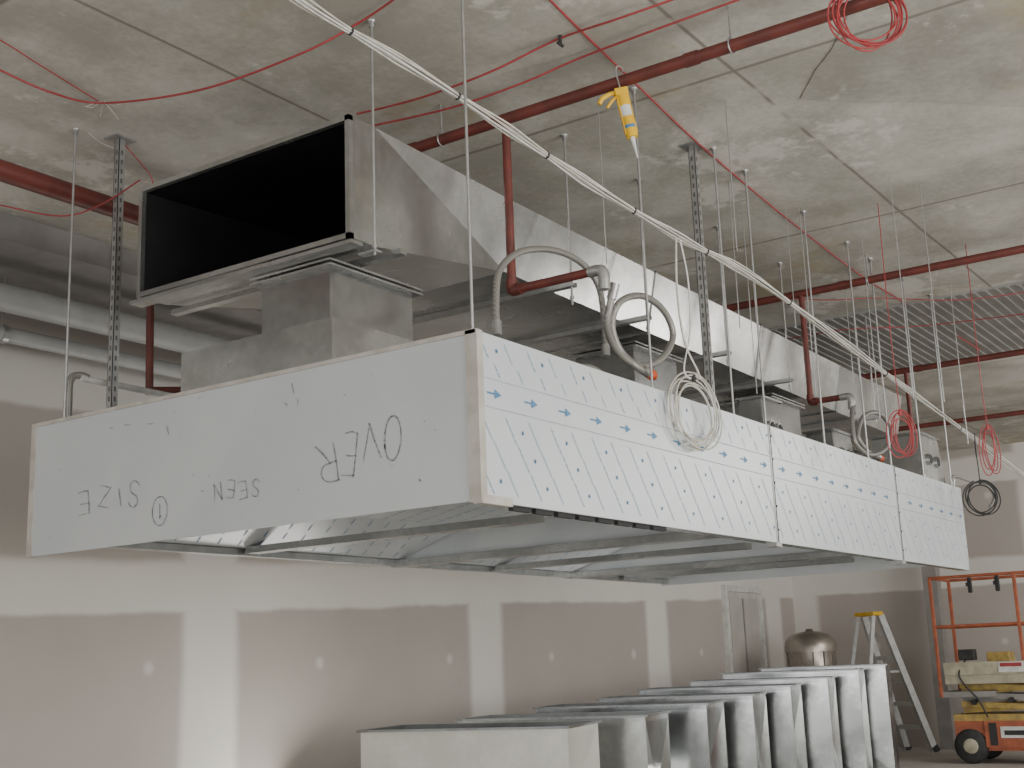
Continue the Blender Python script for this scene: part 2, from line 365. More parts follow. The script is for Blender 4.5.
for k in range(3):
    a, b = J[k], J[k + 1]
    obj('top_panel', MB().box(a + .013, b - .003, HY0 + .012, HY1 - .012, HZ1 - .02, HZ1 - .005), M['galv'], H)
    obj('back_panel', MB().box(a + .013, b - .003, HY1 - .012, HY1, HZ0 + BR, HZ1), M['film_in'], H)
    # recess: sloping printed film from the front, a flat crown, a steeper slope down to the back gutter
    zp = HZ0 + .25
    prof = [(HY0 + .16, HZ0 + .10), (HY0 + .75, zp), (HY1 - .55, zp), (HY1 - .09, HZ0 + BR + .03)]
    mb = MB()
    for (p0, p1) in zip(prof[:-1], prof[1:]):
        mb.m = 0; mb.add([(a + .02, p0[0], p0[1]), (b - .02, p0[0], p0[1]), (b - .02, p1[0], p1[1]), (a + .02, p1[0], p1[1])], [(0, 1, 2, 3)])
        mb.m = 1; ln = math.hypot(p1[0] - p0[0], p1[1] - p0[1]); dy, dz = (p1[0] - p0[0]) / ln, (p1[1] - p0[1]) / ln
        nr = max(1, int(ln / .11))
        for r in range(nr):
            f = (r + .5) / nr; x = a + .08 + (r % 2) * .07; cy, cz_ = p0[0] + dy * ln * f, p0[1] + dz * ln * f - .002; e = .034
            while x < b - .12:
                mb.add([(x, cy - dy * e, cz_ - dz * e), (x + .008, cy - dy * e, cz_ - dz * e), (x + .04, cy + dy * e, cz_ + dz * e), (x + .032, cy + dy * e, cz_ + dz * e)], [(0, 1, 2, 3)])
                x += .14
    obj('inner_liner', mb, [M['film_in'], M['blue_in']], H)
    mb = MB(); mb.box(a + .013, b - .013, HY0 + .012, HY0 + g, HZ0, HZ0 + .012); mb.box(a + .013, b - .013, HY0 + g - .004, HY0 + g, HZ0 + .012, HZ0 + .05)
    obj('gutter', mb, M['galv_light'], H)
    mb = MB(); mb.box(a + .013, b - .013, HY1 - g, HY1 - .012, HZ0 + BR - .008, HZ0 + BR + .004); mb.box(a + .013, b - .013, HY1 - g, HY1 - g + .004, HZ0 + BR + .004, HZ0 + BR + .03)
    obj('gutter', mb, M['galv_light'], H)
    xm = (a + b) / 2
    obj('cross_rail', MB().box(xm - .045, xm + .045, HY0 + .6, HY1 - .10, HZ0 + .07, HZ0 + .105), M['galv_light'], H)
for k in (1, 2):
    obj('partition', MB().box(J[k] - .012, J[k] + .012, HY0 + .02, HY1 - .012, HZ0 + .10, HZ1 - .02), M['film_in'], H)
    obj('cross_rail', MB().box(J[k] - .05, J[k] + .05, HY0 + .3, HY1 - .03, HZ0 + .055, HZ0 + .095), M['galv_light'], H)
obj('far_end_panel', MB().box(HX1 - .012, HX1, HY0, HY1, HZ0 + .05, HZ1), M['film_end'], H)
for q in range(8):
    obj('vent_slot', MB().box(HX0 + .22 + q * .15, HX0 + .34 + q * .15, HY0 + .02, HY0 + .04, HZ0 - .016, HZ0 + .001), M['darkgap'], H)
# ------------------------------------------------------------------ main duct
def ring(mb, S, w=.03, t=.02, s=0):
    x, y0, y1, z0, z1 = S
    mb.box(x - t / 2, x + t / 2, y0 - w + s, y1 + w, z0 - w, z0); mb.box(x - t / 2, x + t / 2, y0 - w, y1 + w, z1, z1 + w)
    mb.add([(x + dx, y, z) for dx in (-t / 2, t / 2) for (y, z) in ((y0 - w + s, z0 - w), (y0 + s, z0 - w), (y0, z1 + w), (y0 - w, z1 + w))], [(0, 1, 2, 3), (4, 7, 6, 5), (0, 4, 5, 1), (1, 5, 6, 2), (2, 6, 7, 3), (3, 7, 4, 0)])
    mb.box(x - t / 2, x + t / 2, y1, y1 + w, z0, z1)
Dm = thing('exhaust_duct', (6.2, 3.8, 2.93), 'long rectangular galvanised duct with a wide black open mouth above the hood', 'duct')
def skew(mb, xa, xb, A_, B_, fold=False):
    (c0, c1, e0, e1, sa), (d0, d1_, f0, f1, sb) = A_, B_
    va = [(xa, c0 + sa, e0), (xa, c1, e0), (xa, c1, e1), (xa, c0, e1)]; vb = [(xb, d0 + sb, f0), (xb, d1_, f0), (xb, d1_, f1), (xb, d0, f1)]
    for i in range(4):
        j = (i + 1) % 4
        if fold: mb.add([va[i], va[j], vb[j], vb[i]], [(0, 2, 1), (0, 3, 2)])
        else: mb.add([va[i], va[j], vb[j], vb[i]], [(0, 3, 2, 1)])
SH = .07
SM = (3.19, 4.46, 2.93, 3.45, 0); S0 = (3.22, 4.36, 3.10, 3.44, SH); S4 = (3.24, 4.34, 3.04, 3.39, SH)
def lerpS(f): return tuple(p + (q - p) * f for p, q in zip(S0, S4))
mb = MB(); skew(mb, 3.62, 3.78, SM, SM); skew(mb, 3.78, 4.85, SM, S0, True); obj('transition', mb, M['galv_light'], Dm)
XS = [4.85, 6.3, 7.8, 9.3, 10.8]
for i, (xa, xb) in enumerate(zip(XS[:-1], XS[1:])):
    p, q = lerpS((xa - 4.85) / 5.95), lerpS((xb - 4.85) / 5.95)
    mb = MB(); skew(mb, xa, xb, p, q)
    if i == 3: mb.quad((xb, q[0] + q[4], q[2]), (xb, q[1], q[2]), (xb, q[1], q[3]), (xb, q[0], q[3]))
    obj('duct_section', mb, M['galv_light'], Dm)
    if i: mb = MB(); ring(mb, (xa, *p[:4]), .008, .014, SH); obj('flange', mb, M['galv'], Dm)
mb = MB(); ring(mb, (3.63, 3.19 + .02, 4.46 - .02, 2.93 + .02, 3.45 - .02), .022, .025)
obj('mouth_flange', mb, M['galv_light'], Dm)
obj('mouth_rail', MB().box(3.60, 3.67, 3.165, 4.485, 2.897, 2.912), M['galv_light'], Dm)
obj('hanger_channel', MB().box(3.85, 3.89, 3.12, 4.5, 2.905, 2.928), M['galv_light'], Dm)
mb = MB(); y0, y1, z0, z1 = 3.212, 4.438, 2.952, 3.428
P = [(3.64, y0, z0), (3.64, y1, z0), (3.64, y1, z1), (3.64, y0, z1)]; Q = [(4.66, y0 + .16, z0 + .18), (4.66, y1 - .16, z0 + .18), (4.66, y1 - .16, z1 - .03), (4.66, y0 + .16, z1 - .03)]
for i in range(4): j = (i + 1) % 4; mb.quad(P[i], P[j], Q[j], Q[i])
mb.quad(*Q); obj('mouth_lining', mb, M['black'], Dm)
for k, xo in enumerate((0, 2.55, 4.5)):
    lab = ('square galvanised duct neck under the black duct mouth', 'galvanised duct neck above the middle hood section', 'galvanised duct neck above the far hood section')[k]
    N = thing('duct_neck', (3.96 + xo, 3.6, HZ1), lab, 'duct neck', None)
    x0, x1 = 3.70 + xo, 4.21 + xo; up = 0 if k == 0 else .14
    obj('collar', MB().box(x0, x1, 3.36, 4.25, HZ1 - .002, 2.65), M['galv_light'] if k == 0 else M['galv'], N)
    obj('neck', MB().box(x0 + .005, x1 + .03, 3.375, 3.76, 2.65, 2.87 + up), M['galv'], N)
    for z in (2.862, 2.882):
        obj('flange', MB().box(x0 - .03, x1 + .06, 3.34, 3.80, z + up, z + up + .009), M['galv_light'], N)
for k, (xa, xb, ya, yb, zb) in enumerate(((4.62, 5.7, 3.35, 4.3, 2.62), (7.0, 7.9, 3.25, 4.2, 2.66), (8.85, 9.5, 3.15, 4.1, 2.72))):
    S = thing('supply_plenum', ((xa + xb) / 2, (ya + yb) / 2, HZ1), ('flanged low metal plenum box on the hood behind the near neck', 'flanged low metal plenum box on the hood between middle and far necks', 'flanged metal plenum box on the hood top behind the end duct boot')[k], 'plenum box')
    obj('body', MB().box(xa, xb, ya, yb, HZ1 - .003, zb), M['galv_dull'], S)
    for z in (HZ1 + .03, zb - .06, zb - .035, zb - .01):
        obj('flange', MB().box(xa - .02, xb + .03, ya - .03, yb + .03, z, z + .009), M['galv_light'], S)
def boot(c, w, d, h, lab):
    c = Vector(c); S = thing('duct_boot', c, lab, 'duct boot'); Mx = Matrix.Translation(c)
    mb = MB(Mx); a = [(-w / 2, -d / 2, 0), (w / 2, -d / 2, 0), (w / 2, d / 2, 0), (-w / 2, d / 2, 0)]
    b = [(-w / 2 + .05, -d / 2 + .03, h), (w / 2 - .02, -d / 2 + .03, h), (w / 2 - .02, d / 2 - .03, h), (-w / 2 + .05, d / 2 - .03, h)]
    for i in range(4): j = (i + 1) % 4; mb.quad(a[i], a[j], b[j], b[i])
    mb.quad(*b); obj('body', mb, M['galv_light'], S)
    mb = MB(Mx); mb.box(-w / 2 - .02, w / 2 + .02, -d / 2 - .02, d / 2 + .02, 0, .012); obj('flange', mb, M['galv'], S)
    mb = MB(Mx); mb.box(-w / 2 + .03, w / 2, -d / 2 + .01, d / 2 - .01, h, h + .012); obj('flange', mb, M['galv'], S)
    for q in (-.2, .15):
        mb = MB(Mx); mb.tube([(w * q, -d / 2 + .03, h * .5), (w * q, -d / 2 - .01, h * .5)], .042, 16); obj('port_ring', mb, M['galv_light'], S)
        mb = MB(Mx); mb.cyl((w * q, -d / 2 - .008, h * .5), (w * q, -d / 2 - .013, h * .5), .034); obj('port', mb, M['darkgap'], S)
boot((9.28, 2.8, HZ1), .52, .40, .36, 'small tapered galvanised duct boot at the far end of hood top')
boot((7.15, 3.02, HZ1), .34, .2, .36, 'small duct boot standing under the duct by the second plenum box')
boot((8.30, 3.02, HZ1), .42, .24, .30, 'small duct boot just past the second panel joint')
# ------------------------------------------------------------------ rods and struts
def rod(x, y, zb, lab, grp, zt=CEIL, r=.006, br=None):
    o = obj('threaded_rod', MB().cyl((x, y, zb), (x, y, zt), r, 8), M['steel']); tag(o, lab, 'rod', grp)
    obj('nut', MB().tube([(x, y, zb + .03), (x, y, zb + .045)], .012, 6), M['steel'], o)
    obj('ceiling_anchor', MB().lathe((x, y, zt - .03), [(.0, 0), (.012, 0), (.012, .02), (.018, .022), (.018, .03)], 10), M['steel'], o)
    if br: obj('bracket', MB().box(x - .02, x + .02, y - .02, br, zb + .01, zb + .018), M['steel'], o)
G1 = 'rods holding the hood'; G2 = 'rods holding the duct'
HR = [(3.62, HY0 + .09, 'thin threaded rod above the near corner of the hood'),
      (4.95, HY0 + .07, 'thin threaded rod rising from hood front beside the looped hose'),
      (5.85, HY0 + .09, 'thin threaded rod just left of the first panel joint'), (6.25, HY0 + .09, 'thin threaded rod just right of the first panel joint'),
      (7.1, HY0 + .09, 'thin threaded rod over the middle of the second hood section'), (7.85, HY0 + .09, 'thin threaded rod just left of the second panel joint'), (8.3, HY0 + .09, 'thin threaded rod just right of the second panel joint'),
      (8.9, HY0 + .06, 'thin threaded rod beside the red wire coil over the hood'),
      (9.5, HY0 + .04, 'thin threaded rod at the very far corner of the hood'),
      (3.62, HY1 - .08, 'thin threaded rod above the hood left corner, leftmost of all')]
for x, y, l in HR: rod(x, y, HZ1 - .005, l, G1)
for x, l in ((3.70, 'thin threaded rod passing the side of the duct mouth'), (5.2, 'thin threaded rod beside duct just past the front transition'), (5.98, 'thin threaded rod beside the middle of the duct'), (7.0, 'thin threaded rod beside duct above the second plenum box'), (7.98, 'thin threaded rod beside the far part of the duct'), (9.7, 'thin threaded rod beside the last duct section')):
    rod(x, 3.13, 2.86 if x < 4 else (2.98 if x < 9 else 3.0), l, G2, br=3.2 if x < 4 else None)
for x, l in ((5.2, 'slotted steel channel under the duct just past the transition'), (5.98, 'slotted steel channel under the middle of the duct'), (7.0, 'slotted steel channel above the second plenum box'), (7.98, 'slotted steel channel under the far part of the duct'), (9.7, 'slotted steel channel under the last duct section')):
    zt = 3.10 - (x - 4.85) * .0101 - .001
    mb = MB(); mb.box(x - .02, x + .02, 3.11, 4.5, zt - .024, zt - .021); mb.box(x - .02, x - .017, 3.11, 4.5, zt - .021, zt); mb.box(x + .017, x + .02, 3.11, 4.5, zt - .021, zt)
    tag(obj('support_channel', mb, M['steel']), l, 'support channel', 'channels under the duct')
def strut(x, y, zb, lab):
    w = .036; mb = MB()
    mb.box(x - w / 2, x - w / 2 + .003, y - w / 2, y + w / 2, zb, CEIL); mb.box(x - w / 2, x + w / 2, y - w / 2, y - w / 2 + .003, zb, CEIL); mb.box(x - w / 2, x + w / 2, y + w / 2 - .003, y + w / 2, zb, CEIL)
    mb.m = 1; z = zb + .04
    while z < CEIL - .05:
        mb.box(x - w / 2 - .001, x - w / 2 + .001, y - .005, y + .005, z, z + .024); mb.box(x - .005, x + .005, y - w / 2 - .001, y - w / 2 + .001, z, z + .024); z += .05
    o = tag(obj('slotted_strut', mb, [M['steel'], M['slot']]), lab, 'strut', 'slotted steel hangers')
    obj('ceiling_plate', MB().box(x - .06, x + .06, y - .05, y + .05, CEIL - .008, CEIL), M['steel'], o)
strut(3.83, 4.88, HZ1 - .004, 'slotted steel strut behind left end of the hood')
strut(5.75, 2.68, HZ1 - .004, 'slotted steel strut rising in front of the duct near the middle')
# ------------------------------------------------------------------ sprinkler pipes
PZ = 3.70
def pipe_run(x, y0, y1, lab, hang):
    T = thing('sprinkler_pipe', (x, (y0 + y1) / 2, PZ - .03), lab, 'sprinkler pipe', 'red sprinkler pipes across the ceiling')
    obj('pipe', MB().cyl((x, y0, PZ), (x, y1, PZ), .027), M['red'], T)
    for y in hang:
        mb = MB(); mb.tube([(x + .033 * math.cos(a), y, PZ + .033 * math.sin(a)) for a in [i * PI / 6 for i in range(12)]], .004, 6, closed=True)
        mb.cyl((x, y, PZ + .034), (x, y, CEIL), .005, 8); obj('hanger_clamp', mb, M['steel'], T)
        obj('coupling', MB().cyl((x, y + .15, PZ), (x, y + .21, PZ), .031), M['red'], T)
    return T
def drop(T, x, y, z, y2):
    obj('drop_pipe', MB().cyl((x, y, PZ), (x, y, z), .020), M['red'], T)
    mb = MB(); mb.tube(spline([(x, y, z + .05), (x, y, z + .01), (x, y - .01, z), (x, y - .05, z)], 4), .027, 12)
    obj('elbow', mb, M['red'], T)
    obj('branch_pipe', MB().cyl((x, y, z), (x, y2, z), .020), M['red'], T)
    obj('elbow', MB().tube(spline([(x, y2 + .03, z), (x, y2 - .02, z), (x, y2 - .04, z - .02), (x, y2 - .04, z - .09)], 4), .025, 12), M['steel'], T)
YE = 5.125
T = pipe_run(4.52, -1.5, YE, 'nearest red sprinkler pipe crossing the ceiling above the duct', (1.9, 3.4, 4.7))
drop(T, 4.52, 3.03, 2.88, 2.60)
T = pipe_run(8.2, -2, YE, 'second red sprinkler pipe, crossing above the hood middle', (1.2, 2.6, 4.8)); drop(T, 8.2, 3.08, 2.93, 2.84)
T = pipe_run(11.2, -2, YE, 'third red sprinkler pipe under the ribbed ceiling strip', (1.4, 3.0))
obj('drop_pipe', MB().cyl((11.2, 3.3, PZ), (11.2, 3.3, 2.9), .02), M['red'], T)
T = pipe_run(14.2, -2, YE, 'farthest red sprinkler pipe low beyond the hood', (2.2, 3.6))
T = thing('sprinkler_main', (5, 5.18, 3.6), 'thick red sprinkler main along the ceiling at left', 'sprinkler pipe')
obj('pipe', MB().cyl((-2, 5.18, 3.65), (15, 5.18, 3.65), .052, 20), M['red'], T)
for x in (3.2, 4.35, 7.4): obj('coupling', MB().cyl((x, 5.18, 3.65), (x + .08, 5.18, 3.65), .06, 20), M['red'], T)
for x in (1.2, 5.6, 9.8): obj('hanger_clamp', MB().cyl((x, 5.18, 3.65), (x + .03, 5.18, 3.65), .058, 20).cyl((x + .015, 5.18, 3.7), (x + .015, 5.18, CEIL), .006, 8), M['steel'], T)
obj('drop_pipe', MB().cyl((4.25, 5.14, 3.62), (4.25, 5.12, 2.68), .020), M['red'], T)
obj('branch_pipe', MB().cyl((4.25, 5.12, 2.70), (4.55, 5.12, 2.75), .02), M['red'], T)
T = thing('flexible_dropper', (4.0, 5.0, 2.41), 'pale pipe bar with grey elbow hose over the hood left corner', 'flexible hose')
obj('bar', MB().cyl((3.72, 4.97, 2.655), (4.42, 4.99, 2.655), .016), M['white'], T)
obj('hose', MB().tube(spline([(3.76, 4.97, 2.66), (3.73, 4.98, 2.67), (3.69, 4.99, 2.66), (3.67, 4.99, 2.62), (3.67, 4.99, 2.54), (3.67, 4.99, 2.405)], 6), .018, 10), M['hose'], T)
for k, (y, z, r) in enumerate(((6.55, 3.50, .085), (6.82, 3.36, .05))):
    T = thing('service_pipe', (5, y, z - r), ('fat pale grey pipe high on the back wall', 'slimmer grey pipe below the fat pipe on the back wall')[k], 'pipe')
    obj('pipe', MB().cyl((-3, y, z), (XW - .02, y, z), r, 20), M['pipegrey'], T)
    for x in (1.5, 4.2, 7.2, 10.2, 13.2):
        xx = x + k * .3
        obj('clamp', MB().cyl((xx, y, z), (xx + .04, y, z), r + .008, 20).cyl((xx + .02, y, z + r), (xx + .02, y, CEIL - .16), .006, 8), M['steel'], T)
# ------------------------------------------------------------------ flexible hoses
def hose(pts, r, lab, cap=None, m='hose'):
    o = obj('flexible_hose', MB().tube(spline(pts, 8), r, 10), M[m]); tag(o, lab, 'flexible hose', 'braided hoses over the hood')
    P = [Vector(q) for q in pts]
    d = (P[0] - P[1]).normalized(); obj('hose_fitting', MB().cyl(P[0] - d * .05, P[0] + d * .02, r * 1.35), M['steel'], o)
    d = (P[-1] - P[-2]).normalized(); obj('hose_fitting', MB().cyl(P[-1] - d * .05, P[-1] + d * .01, r * 1.35), M['steel'], o)
    if cap:
        obj('end_cap', MB().lathe(P[-1], [(0, -.01), (.024, -.01), (.024, .02), (.016, .035), (0, .035)], 14, axis=d), M['orangecap'], o)
hose([at(614, 288, y=2.56), at(610, 305, y=2.58), at(607, 328, y=2.62), at(618, 352, y=2.66), at(640, 366, y=2.64), at(662, 358, y=2.62), at(673, 335, y=2.62), at(663, 310, y=2.62), at(642, 296, y=2.63),
      at(620, 302, y=2.64), at(612, 325, y=2.68), at(620, 350, y=2.68), at(636, 366, y=2.64), at(650, 374, y=2.62)], .016, 'grey braided hose coiled in a loop with an orange end', True)
hose([at(497, 332, y=2.85), at(496, 300, y=2.88), at(500, 270, y=2.9), at(520, 252, y=2.9), at(552, 250, y=2.9), at(580, 262, y=2.9), at(598, 285, y=2.88), at(604, 318, y=2.85), at(606, 355, y=2.82)], .015, 'grey braided hose arched over the near front corner of the hood')
hose([(4.5, 2.85, 2.430), (4.62, 2.8, 2.50), (4.8, 2.78, 2.52), (4.95, 2.8, 2.430)], .016, 'short grey braided hose lying low behind the hood edge')
hose([at(853, 408, y=2.79), at(852, 424, y=2.78), at(856, 444, y=2.76), at(870, 455, y=2.74), at(886, 448, y=2.74), at(891, 430, y=2.76), at(880, 414, y=2.78), at(864, 416, y=2.8), at(858, 436, y=2.8), at(868, 452, y=2.78), at(880, 458, y=2.76)], .016, 'grey braided hose coiled over the far part of the hood', True)
hose([(9.57, 2.565, 2.43), (9.60, 2.56, 2.5), at(972, 482, y=2.55), at(985, 484, y=2.55), at(994, 496, y=2.53), at(990, 508, y=2.5)], .010, 'small dark hose hooking over the hood far corner')
# ------------------------------------------------------------------ cable bundle
path = spline([at(u, v, y=y) for u, v, y in ((180, -90, 2.78), (300, 0, 2.72), (420, 72, 2.68), (510, 131, 2.62), (600, 190, 2.55), (680, 238, 2.48), (745, 272, 2.42), (820, 325, 2.38), (900, 384, 2.35), (960, 428, 2.35), (1010, 466, 2.35), (1060, 505, 2.35))], 10)
CB = thing('cable_bundle', path[60], 'long cream cable bundle strung diagonally in front of the hood and ceiling', 'cable bundle')
ties = (14, 24, 34, 44, 54, 66, 78, 90)
for k in range(6):
    pts = []
    for i, p in enumerate(path):
        near = min(abs(i - t) for t in ties); loose = min(1, near / 4)
        a = 2 * PI * k / 6 + i * .05; rr = .009 + loose * (.007 + .005 * math.sin(i * .4 + k * 1.9))
        pts.append(p + Vector((0, math.cos(a) * rr, math.sin(a) * rr)))
    obj('cable', MB().tube(pts, .0042, 6), M['cream'] if k % 3 else M['white'], CB)
for i in ties:
    p = path[i]; d = (path[i + 1] - p).normalized(); obj('cable_tie', MB().cyl(p - d * .004, p + d * .004, .0155, 12), M['blackp'], CB)
# ------------------------------------------------------------------ wires
def wire(pix, lab, m='redwire', r=.005, name='red_wire', grp='red wires under the ceiling', cat='wire'):
    o = obj(name, MB().tube(spline([at(u, v, **k) for u, v, k in pix], 8), r, 6), M[m]); tag(o, lab, cat, grp); return o
zc = CEIL - .012
wire([(-40, 50, {'z': zc - .01}), (0, 70, {'z': zc - .03}), (50, 92, {'z': zc - .06}), (103, 103, {'z': zc - .02}), (200, 90, {'z': zc - .12}), (300, 54, {'z': zc - .1}), (360, 22, {'z': zc - .02}), (400, -5, {'z': zc - .01})], 'red wire sagging across the top left of the ceiling')
wire([(-40, 20, {'z': zc}), (0, 40, {'z': zc}), (40, 65, {'z': zc}), (98, 101, {'z': zc})], 'thin red wire meeting the sagging one at top left', r=.003)
wire([(357, 114, {'z': zc}), (420, 98, {'z': zc - .05}), (490, 72, {'z': zc - .06}), (556, 40, {'z': zc}), (620, 18, {'z': zc - .03}), (700, -10, {'z': zc})], 'upper of two red wires over the duct mouth')
wire([(372, 126, {'z': zc - .03}), (450, 108, {'z': zc - .08}), (520, 84, {'z': zc - .07}), (580, 58, {'z': zc - .02}), (660, 28, {'z': zc - .03}), (760, -8, {'z': zc})], 'lower of two red wires over the duct mouth')
wire([(540, -10, {'z': zc - .02}), (580, 30, {'z': zc}), (640, 88, {'z': zc - .02}), (700, 145, {'z': zc}), (780, 213, {'z': zc - .02}), (860, 275, {'z': zc}), (900, 300, {'z': zc}), (980, 350, {'z': zc - .02})], 'long straight red wire running diagonally away across the ceiling', r=.0055)
wire([(690, 318, {'z': zc - .10}), (760, 300, {'z': zc - .04}), (830, 300, {'z': zc - .07}), (880, 298, {'z': zc - .05}), (960, 300, {'z': zc - .08}), (1040, 290, {'z': zc - .04})], 'faint red wire crossing near the second sprinkler pipe', r=.004)
wire([(760, 345, {'z': zc - .05}), (840, 330, {'z': zc - .10}), (920, 326, {'z': zc - .06}), (1040, 312, {'z': zc - .10})], 'faint red wire crossing under the ribbed ceiling strip', r=.004)
wire([(0, 205, {'z': 3.60}), (60, 216, {'z': 3.52}), (100, 205, {'z': 3.55}), (140, 180, {'z': 3.6})], 'red wire looping beside the thick main at left', r=.004)
for k, (u, v, lab) in enumerate(((103, 103, 'small tied wire tuft on the ceiling at top left'), (560, 38, 'small black clip on ceiling holding the two red wires'))):
    c = at(u, v, z=CEIL - .012); mb = MB()
    if k == 0:
        for q in range(6): a = q * 1.05; mb.tube([c + Vector((0, 0, .01)), c + Vector((math.cos(a) * .05, math.sin(a) * .05, -.02)), c + Vector((math.cos(a) * .09, math.sin(a) * .09, -.05 + .02 * (q % 3)))], .002, 5)
    else: mb.cyl(c + Vector((0, 0, -.03)), (c.x, c.y, CEIL), .008, 8); mb.cyl(c + Vector((-.02, 0, -.03)), c + Vector((.02, 0, -.03)), .007, 8)
    tag(obj('wire_tuft' if k == 0 else 'wire_clip', mb, M['cream'] if k == 0 else M['blackp']), lab, 'wire tie' if k == 0 else 'clip')
wire([(125, 145, {'y': 4.8}), (150, 175, {'y': 4.8}), (152, 188, {'y': 4.8})], 'short red wire dropping by the left strut', r=.003)
wire([(676, 238, {'y': 2.46}), (677, 290, {'y': 2.46}), (684, 340, {'y': 2.46}), (698, 372, {'y': 2.45}), (698, 379, {'y': 2.45})], 'grey lead falling from the cable bundle to the white coil', 'cream', .0055, 'grey_cable', 'pale leads by the white coil', 'cable')
wire([(680, 240, {'y': 2.44}), (688, 280, {'y': 2.44}), (690, 330, {'y': 2.44}), (684, 368, {'y': 2.43}), (690, 379, {'y': 2.43})], 'pale second lead hanging beside the grey lead', 'white', .004, 'grey_cable', 'pale leads by the white coil', 'cable')
wire([(52, 121, {'y': 4.95}), (80, 128, {'y': 4.95}), (100, 142, {'y': 4.92}), (113, 148, {'y': 4.88})], 'thin wire tied between left rod and strut', 'steel', .003, 'tie_wire', None)
HW = ((722, 60, 736, 250, 2.3, 'thin steel wire hanging by the slotted strut, nearest of its kind'), (741, 195, 760, 395, 2.9, 'thin steel wire hanging beside the neck of middle section'), (803, 250, 828, 400, 2.6, 'thin steel wire hanging left of the second red branch pipe'),
      (868, 300, 886, 420, 2.5, 'thin steel wire hanging near the red coil'), (905, 320, 915, 400, 2.0, 'thin steel wire hanging in the gap right of the red coil'), (935, 320, 940, 400, 1.9, 'rightmost thin steel wire hanging from the ribbed ceiling'), (603, 195, 607, 264, 2.75, 'thin steel wire hanging just above the looped hose'),
      (730, 200, 744, 330, 2.75, 'short thin steel wire hanging over the second slotted strut'), (790, 260, 800, 330, 2.7, 'short thin steel wire ending beside the red drop pipe'), (845, 290, 850, 380, 2.9, 'thin steel wire hanging above the elbow of the second drop pipe'), (955, 330, 960, 440, 2.2, 'thin steel wire hanging over the very end of the hood'))
for (u0, v0, u1, v1, y, lab) in HW:
    top = at(u0, v0, y=y); b = at(u1, v1, y=y)
    o = obj('hanging_wire', MB().cyl((top.x, y, b.z), (top.x, y, CEIL), .003, 6), M['steel'])
    tag(o, lab, 'wire', 'thin wires hanging from the ceiling')
def coil(name, u, v, y, ru, rv, loops, r, m, lab, cat='cable coil', ax=None, lead=None, flat=False, spread=1.0):
    c = at(u, v, y=y) if ax is None else at(u, v, x=ax); t = (c - CAM).length / F
    right = Vector((.57, -.82, 0)) if not flat else Vector((.99, -.05, 0)); up = Vector((0, 0, 1)); dp = right.cross(up)
    if flat: ru = ru * 1.9
    pts = []
    for i in range(loops * 18):
        a = 2 * PI * i / 18; k = i / 18
        s = 1 + .18 * spread * math.sin(k * 2.3); off = .016 * spread * math.sin(k * 3.1)
        pts.append(c + right * (math.sin(a) * ru * t * s + off) + up * (math.cos(a) * rv * t * (1 + .14 * spread * math.cos(k * 1.7)) - (1 - s) * .03) + dp * (.006 * math.sin(k * 5) - .002 * k))
    o = obj(name, MB().tube(spline(pts, 2), r, 6), M[m]); tag(o, lab, cat)
    top = c + up * rv * t
    obj('tie', MB().cyl(top + Vector((0, 0, -.015)), top + Vector((0, 0, .015)), .010, 8), M['blackp'] if m != 'redwire' else M['redwire'], o)
    if lead: obj('lead', MB().tube(spline([top, top + Vector((.02, .01, .3)), (top.x - .02, top.y, (top.z + lead) / 2), (top.x, top.y, lead)], 6), r * .8, 6), M[m], o)
coil('cable_coil', 696, 412, 2.475, 22, 34, 7, .004, 'cream', 'pale cable coil hanging against the printed hood front', flat=True, spread=1.3)
coil('wire_coil', 868, 14, 2, 30, 30, 9, .0035, 'redwire', 'large red wire coil hanging from the nearest sprinkler pipe', ax=4.46)
coil('wire_coil', 902, 434, 2.2, 10, 20, 5, .0036, 'redwire', 'small red wire coil hanging above the hood far section', lead=CEIL, spread=1.3)
coil('wire_coil', 990, 450, 2.0, 6, 21, 4, .0036, 'redwire', 'narrow red wire coil right of the hood end', lead=CEIL, spread=1.3)
coil('cable_coil', 982, 498, 2.3, 14, 15, 4, .005, 'blackp', 'black cable coil hanging just past the hood end', lead=2.75)
# ------------------------------------------------------------------ caulking gun
c = at(621, 92, x=4.50)
right = Vector((.57, -.82, 0)).normalized(); fw = Vector((.82, .57, 0)).normalized(); up = Vector((0, 0, 1))
Bm = Matrix((right, up, -fw)).transposed().to_4x4()
Mx = Matrix.Translation(c) @ Bm @ Matrix.Rotation(math.radians(10), 4, 'Z')
T = thing('caulking_gun', c, 'yellow caulking gun hanging nose down from the nearest red pipe', 'caulking gun')
mb = MB(Mx); mb.cyl((0, -.02, 0), (0, -.215, 0), .025, 18); mb.m = 1; mb.cyl((0, -.07, 0), (0, -.12, 0), .0255, 18); mb.m = 2; mb.cyl((0, -.16, 0), (0, -.175, 0), .0256, 18)
obj('cartridge', mb, [M['yellow'], M['white'], M['blue']], T)
mb = MB(Mx); mb.tube([(0, -.215, 0), (0, -.235, 0), (0, -.31, 0)], lambda i: (.012, .009, .003)[i], 12); obj('nozzle', mb, M['white'], T)
mb = MB(Mx); mb.box(-.028, .028, -.02, .012, -.022, .022); mb.box(-.027, -.022, -.2, -.01, -.012, .012); mb.box(.022, .027, -.2, -.01, -.012, .012)
obj('frame', mb, M['yellow'], T)
mb = MB(Mx); mb.tube([(-.01, .0, 0), (-.05, .0, 0), (-.085, -.012, 0), (-.105, -.035, 0)], .011, 8); obj('handle', mb, M['yellow'], T)
mb = MB(Mx); mb.tube([(-.02, -.015, 0), (-.05, -.035, 0), (-.075, -.06, 0)], .007, 8); obj('trigger', mb, M['yellow'], T)
